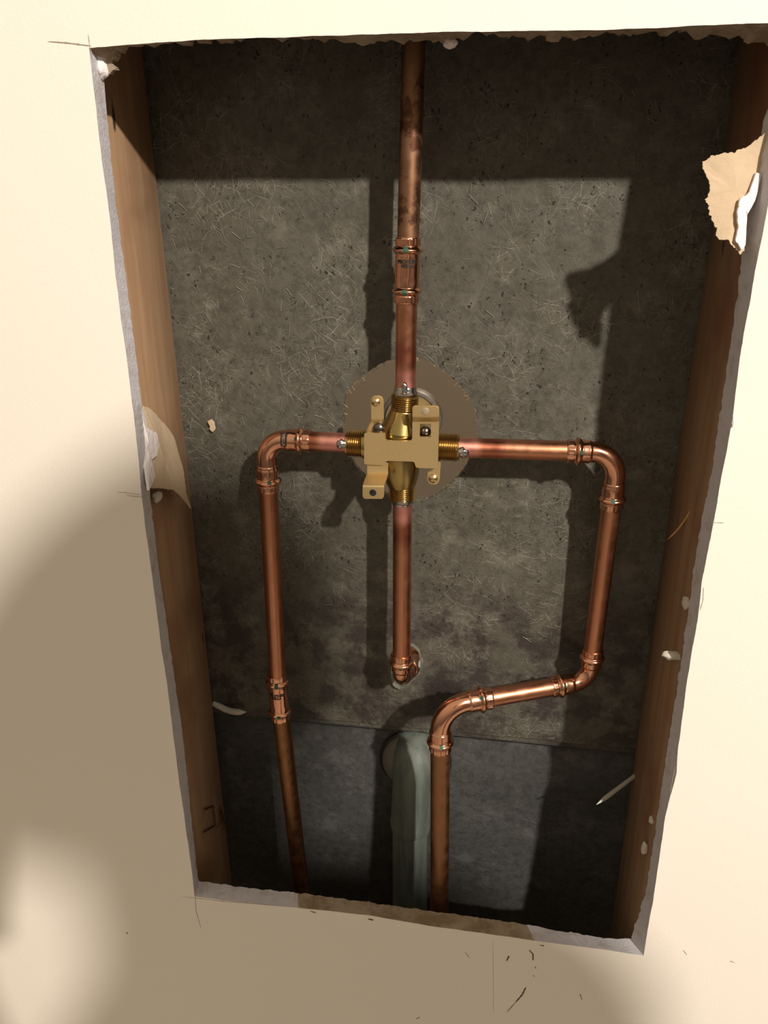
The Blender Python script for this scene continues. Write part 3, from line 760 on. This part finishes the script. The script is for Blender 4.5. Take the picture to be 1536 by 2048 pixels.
# lower left leg stepping forward to its tab
rows = []
for y, Y, xl, xr in ((985, YB+.002, 356, 556), (1040, YB+.002, 356, 556), (1085, YB+.0015, 356, 556), (1100, YB, 352, 552), (1150, YB-.006, 330, 535), (1195, YB-.011, 316, 522), (1210, YB-.0122, 314, 520), (1225, YB-.0124, 313, 519), (1300, YB-.0126, 312, 518), (1322, YB-.0126, 318, 512), (1334, YB-.0126, 334, 496)):
    rows.append((bp(xl, y, Y), bp(xr, y, Y)))
lg = strip('bracket_leg', rows, .0020, M_gold, valve)
ringhole(bp(411, 1275, YB-.0127), .0024, lg)
# upper left ear with rivet
rows = []
for y, Y, xl, xr in ((700, YB+.004, 345, 470), (660, YB+.004, 360, 480), (620, YB+.0035, 378, 498), (595, YB+.0028, 388, 508), (575, YB+.0005, 394, 514), (560, YB, 394, 514), (420, YB, 392, 514), (385, YB, 394, 512), (362, YB, 402, 503), (348, YB, 418, 486), (342, YB, 434, 470)):
    rows.append((bp(xl, y, Y), bp(xr, y, Y)))
ear = strip('bracket_ear', rows, .0018, M_gold, valve)
disc('rivet', bp(440, 405, YB), .0029, M_rivet, ear, .0005, dome=.0012)
# lower right ear with screw
rows = []
for y, Y, xl, xr in ((980, YB+.006, 1015, 1062), (1020, YB+.006, 1005, 1062), (1045, YB+.006, 960, 1058), (1075, YB+.006, 938, 1056), (1140, YB+.006, 932, 1054), (1170, YB+.006, 940, 1044), (1188, YB+.006, 955, 1030), (1197, YB+.006, 975, 1010)):
    rows.append((bp(xl, y, Y), bp(xr, y, Y)))
ear = strip('bracket_ear', rows, .0018, M_gold, valve)
disc('rivet', bp(990, 1140, YB+.006), .0032, M_rivet, ear, .0005, dome=.0013)
# screws holding the bracket
disc('bracket_screw', bp(915, 690, YB+.0060), .0040, M_screw, valve, .0014, dome=.0018)
disc('bracket_screw', bp(468, 662, YB+.0030), .0040, M_screw, valve, .0012, dome=.0014)
for q in ((733, 846), (765, 880), (634, 914), (590, 870), (448, 865)): disc('dimple', bp(*q), .0004, M_rivet, valve, .0001, dome=.0003, seg=10)

# ---------------------------------------------------------------- overflow drain
dc = at(819, 1560, .090)
drain = empty('drain_pipe', dc, 'grey-green plastic overflow drain pipe behind the aged copper pipe', 'pipe')
dx0 = at(823, 1500, .092); dlow = at(820, 1800, .092)
ddir = (dlow-dx0).normalized()
jt = at(821, 1652, .092)
sweep('drain_tube', lin(jt+ddir*-.01, jt+ddir*.45, 24), lambda s, a, i: .0166, M_drain, drain, 56)
bendc = at(828, 1530, .092); zc = bendc.z
arc = []
for p_ in lin(jt, Vector((bendc.x, .092, zc-.008)), 14)[:-1]: arc.append(p_)
rb = .018
for k in range(16):
    a = math.pi/2*k/15; arc.append(Vector((bendc.x, .092+rb*(1-math.cos(a)), zc-.008+rb*math.sin(a))))
arc.append(Vector((bendc.x, .125, zc+.010)))
el = sweep('overflow_elbow', arc, lambda s, a, i: .0185+(.0004 if i < 2 else 0)-.0007*(i < 1), M_drain, drain, 56)
hub = Vector((ovc.x+.0004, .0955, ovc.z))
sweep('overflow_hub', [hub, hub+Vector((0, .003, 0)), hub+Vector((0, .006, 0)), hub+Vector((0, .0098, 0))], lambda s, a, i: (.023, .0275, .0300, .0305)[i], simple('aged_hub', (.13, .12, .10), .7, nscale=90, var=.3), drain, 56)
gk = Vector((ovc.x, .1046, ovc.z))
sweep('rubber_gasket', [gk, gk+Vector((0, .001, 0)), gk+Vector((0, .0035, 0))], lambda s, a, i: (.0320, .0330, .0330)[i], M_rubber, drain, 56)

# ---------------------------------------------------------------- small things
def nail(a, b, r, label, bend=Vector(), mat=M_nail, name='nail', cat='nail', tip=.25, g=None):
    pts = [a.lerp(b, i/20)+bend*math.sin(math.pi*i/20) for i in range(21)]
    return tag(sweep(name, pts, lambda s, th, i: r*(1 if i < 17 else max(.12, 1-(i-16)/4.6)), mat, None, 14), label, cat, 'nails sticking out of the studs' if cat == 'nail' else None)
nail(atX(1272, 1550, .1845), at(1193, 1609, .040), .0017, 'long pale nail sticking out of the right stud near the bottom')
nail(atX(434, 1407, -.1835)+Vector((-.003, 0, 0)), at(492, 1424, .085), .0028, 'bent whitish nail sticking out of the left stud', bend=Vector((0, 0, -.0035)))
sp0, sp1 = atX(1383, 1018, .1835), at(1334, 1080, .048)
nail(sp0, sp1, .00055, 'thin orange wood splinter hanging off the right stud', mat=M_splint, name='wood_splinter', cat='splinter', bend=Vector((.001, 0, -.001)))
sheet('paper_scrap', [at(x, y, YP(-.2)-.0025) for x, y in ((416, 842), (424, 838), (430, 845), (432, 856), (426, 864), (419, 858), (421, 852))], M_paper, None, .0006, .0005, n=50)
tag(bpy.data.objects['paper_scrap'], 'tiny brown paper scrap stuck on the fibreglass left of the valve', 'paper scrap')
for x, y, r, sq, lab in ((1345, 1311, .0036, (1.9, .9, .8), 'pointed pale plaster crumb on the right edge halfway down'), (1374, 1205, .0034, (.9, .9, 1.5), 'ragged plaster crumb on the right edge above the pointed one'),
                         (1289, 1696, .0034, (.7, .8, 1.7), 'pale plaster crumb low on the right edge of the opening'), (1304, 1640, .0028, (.8, .7, 1.2), 'small dull plaster crumb just above the lowest crumb on the right edge'),
                         (1352, 1392, .0022, (.7, .8, 1.4), 'tiny plaster crumb under the pointed one on the right edge')):
    c = at(x, y, .003)
    c.x = max(c.x, .1835-.0075 if 'pointed' in lab[:7] else .178)
    tag(lump('plaster_crumb', c, r, M_crumb, None, x, sq), lab, 'plaster crumb', 'plaster crumbs along the right edge')

# ---------------------------------------------------------------- the photographer, behind the camera
M_skin = simple('skin', (.55, .34, .24), .55, nscale=10, var=.06); M_shirt = simple('dark_shirt', (.05, .055, .07), .9, nscale=30); M_hair = simple('brown_hair', (.05, .03, .02), .6, nscale=80)
M_phone = simple('black_phone', (.02, .02, .022), .3, nscale=10); M_jeans = simple('blue_jeans', (.06, .08, .13), .9, nscale=40)
per = empty('person', (.55, -.86, -1.25), 'photographer in a dark shirt standing in front of the wall holding a phone', 'person')
def skin(name, joints, bones, mat, parent, sub=2):
    me = bpy.data.meshes.new(name); me.from_pydata([j[0] for j in joints], bones, []); me.materials.append(mat)
    o = bpy.data.objects.new(name, me); COL.objects.link(o); o.parent = parent; o.matrix_parent_inverse = parent.matrix_world.inverted()
    m = o.modifiers.new('skin', 'SKIN'); me.skin_vertices or None
    for i, j in enumerate(joints):
        r = j[1]; me.skin_vertices[0].data[i].radius = r if isinstance(r, tuple) else (r, r)
    me.skin_vertices[0].data[0].use_root = True
    o.modifiers.new('sub', 'SUBSURF').levels = sub; o.modifiers['sub'].render_levels = sub
    for p in me.polygons: p.use_smooth = True
    return o
HX, HY, HZ = .482, -.83, .400                        # head
ph = CAM + RT*-.012 + UP*-.045 - FWD*.014          # phone body, its lens end at the camera
hand = ph - UP*.050 - FWD*.020
TX, TY = .556, -.86
joints = [((TX, TY, -.40), (.120, .11)), ((TX, TY, -.12), (.115, .11)), ((TX, TY, .12), (.120, .11)), ((TX, TY+.005, .195), (.090, .075)), ((HX+.025, HY-.03, .30), (.040, .045)), ((HX, HY, HZ-.01), (.066, .08)), ((HX, HY, HZ+.03), (.060, .07)),
          ((TX-.085, TY, .19), .042), ((.375, -.86, -.13), .036), (tuple(hand+Vector((.035, -.05, -.02))), .026), (tuple(hand), .026),
          ((TX+.09, TY-.02, .20), .045), ((TX+.13, TY-.06, -.08), .040), ((TX+.10, TY+.02, -.33), .030), ((TX+.09, TY+.03, -.42), .028),
          ((TX-.09, TY, -.52), .085), ((TX-.09, TY+.02, -.87), .06), ((TX-.09, TY, -1.19), .045), ((TX-.09, TY+.10, -1.22), .035),
          ((TX+.09, TY, -.52), .085), ((TX+.09, TY+.02, -.87), .06), ((TX+.09, TY, -1.19), .045), ((TX+.09, TY+.10, -1.22), .035)]
bones = [(0, 1), (1, 2), (2, 3), (3, 4), (4, 5), (5, 6), (3, 7), (7, 8), (8, 9), (9, 10), (3, 11), (11, 12), (12, 13), (13, 14), (0, 15), (15, 16), (16, 17), (17, 18), (0, 19), (19, 20), (20, 21), (21, 22)]
skin('body', joints, bones, M_skin, per)
hb = bmesh.new(); bmesh.ops.create_uvsphere(hb, u_segments=28, v_segments=18, radius=1)
for v in hb.verts: v.co = Vector((v.co.x*.076, v.co.y*.100-.012, v.co.z*.070+.004))+Vector((HX, HY, HZ))
bmesh.ops.delete(hb, geom=[v for v in hb.verts if v.co.y > HY+.05 and v.co.z < HZ+.04], context='VERTS')
bm_obj('hair', hb, M_hair, per, True)
for sx_ in (-1, 1): lump('ear', Vector((HX+sx_*.080, HY, HZ-.01)), .020, M_skin, per, 2, (.45, .7, 1.2), 2)
lump('nose', Vector((HX, HY+.095, HZ-.02)), .016, M_skin, per, 1, (.7, 1, 1.2), 2)
sj = [((TX, TY, -.42), (.130, .12)), ((TX, TY, -.12), (.142, .12)), ((TX, TY, .12), (.140, .12)), ((TX, TY+.005, .200), (.115, .085)), ((TX-.085, TY, .19), .050), ((TX-.125, TY, .08), .046), ((TX+.09, TY-.02, .20), .055), ((TX+.12, TY-.05, .06), .055)]
def ell(a, b, th): return 1/math.sqrt((math.cos(th)/b)**2+(math.sin(th)/a)**2)
shp = [Vector((TX, TY, -.46+.74*i/60)) for i in range(61)]
def shr(s_, th, i):
    z = shp[i].z; k = 1 if z < .19 else math.sqrt(max(.12, 1-((z-.19)/.096)**2))
    return ell((.131-.012*math.exp(-((z+.18)/.12)**2))*k, .105*k, th)
sweep('shirt', shp, shr, M_shirt, per, 48)
for j_ in (4, 6): skin('shirt_sleeve', [sj[j_], sj[j_+1]], [(0, 1)], M_shirt, per)
for s_ in (-1, 1):
    skin('trouser_leg', [((TX+s_*.09, TY, -.45), .10), ((TX+s_*.09, TY+.02, -.85), .07), ((TX+s_*.09, TY, -1.17), .06)], [(0, 1), (1, 2)], M_jeans, per)
for k in range(4):
    b0 = hand+UP*(.012*k)-FWD*.012+RT*-.02
    skin('finger', [(tuple(b0+RT*.02), .008), (tuple(b0-RT*.03), .0075), (tuple(b0-RT*.036+FWD*.016), .0065)], [(0, 1), (1, 2)], M_skin, per, 1)
skin('thumb', [(tuple(hand-FWD*.004), .011), (tuple(hand+RT*.034+UP*.02), .009), (tuple(hand+RT*.034+UP*.045+FWD*.004), .007)], [(0, 1), (1, 2)], M_skin, per, 1)
pm = bmesh.new(); box_bm(pm, (-.036, -.074, -.004), (.036, .074, .004)); bmesh.ops.bevel(pm, geom=pm.edges[:], offset=.0035, segments=3, affect='EDGES')
phone = bm_obj('phone', pm, M_phone); phone.matrix_world = Matrix(((RT.x, UP.x, -FWD.x, ph.x), (RT.y, UP.y, -FWD.y, ph.y), (RT.z, UP.z, -FWD.z, ph.z), (0, 0, 0, 1)))
tag(phone, 'black phone held up in front of the wall opening', 'phone')
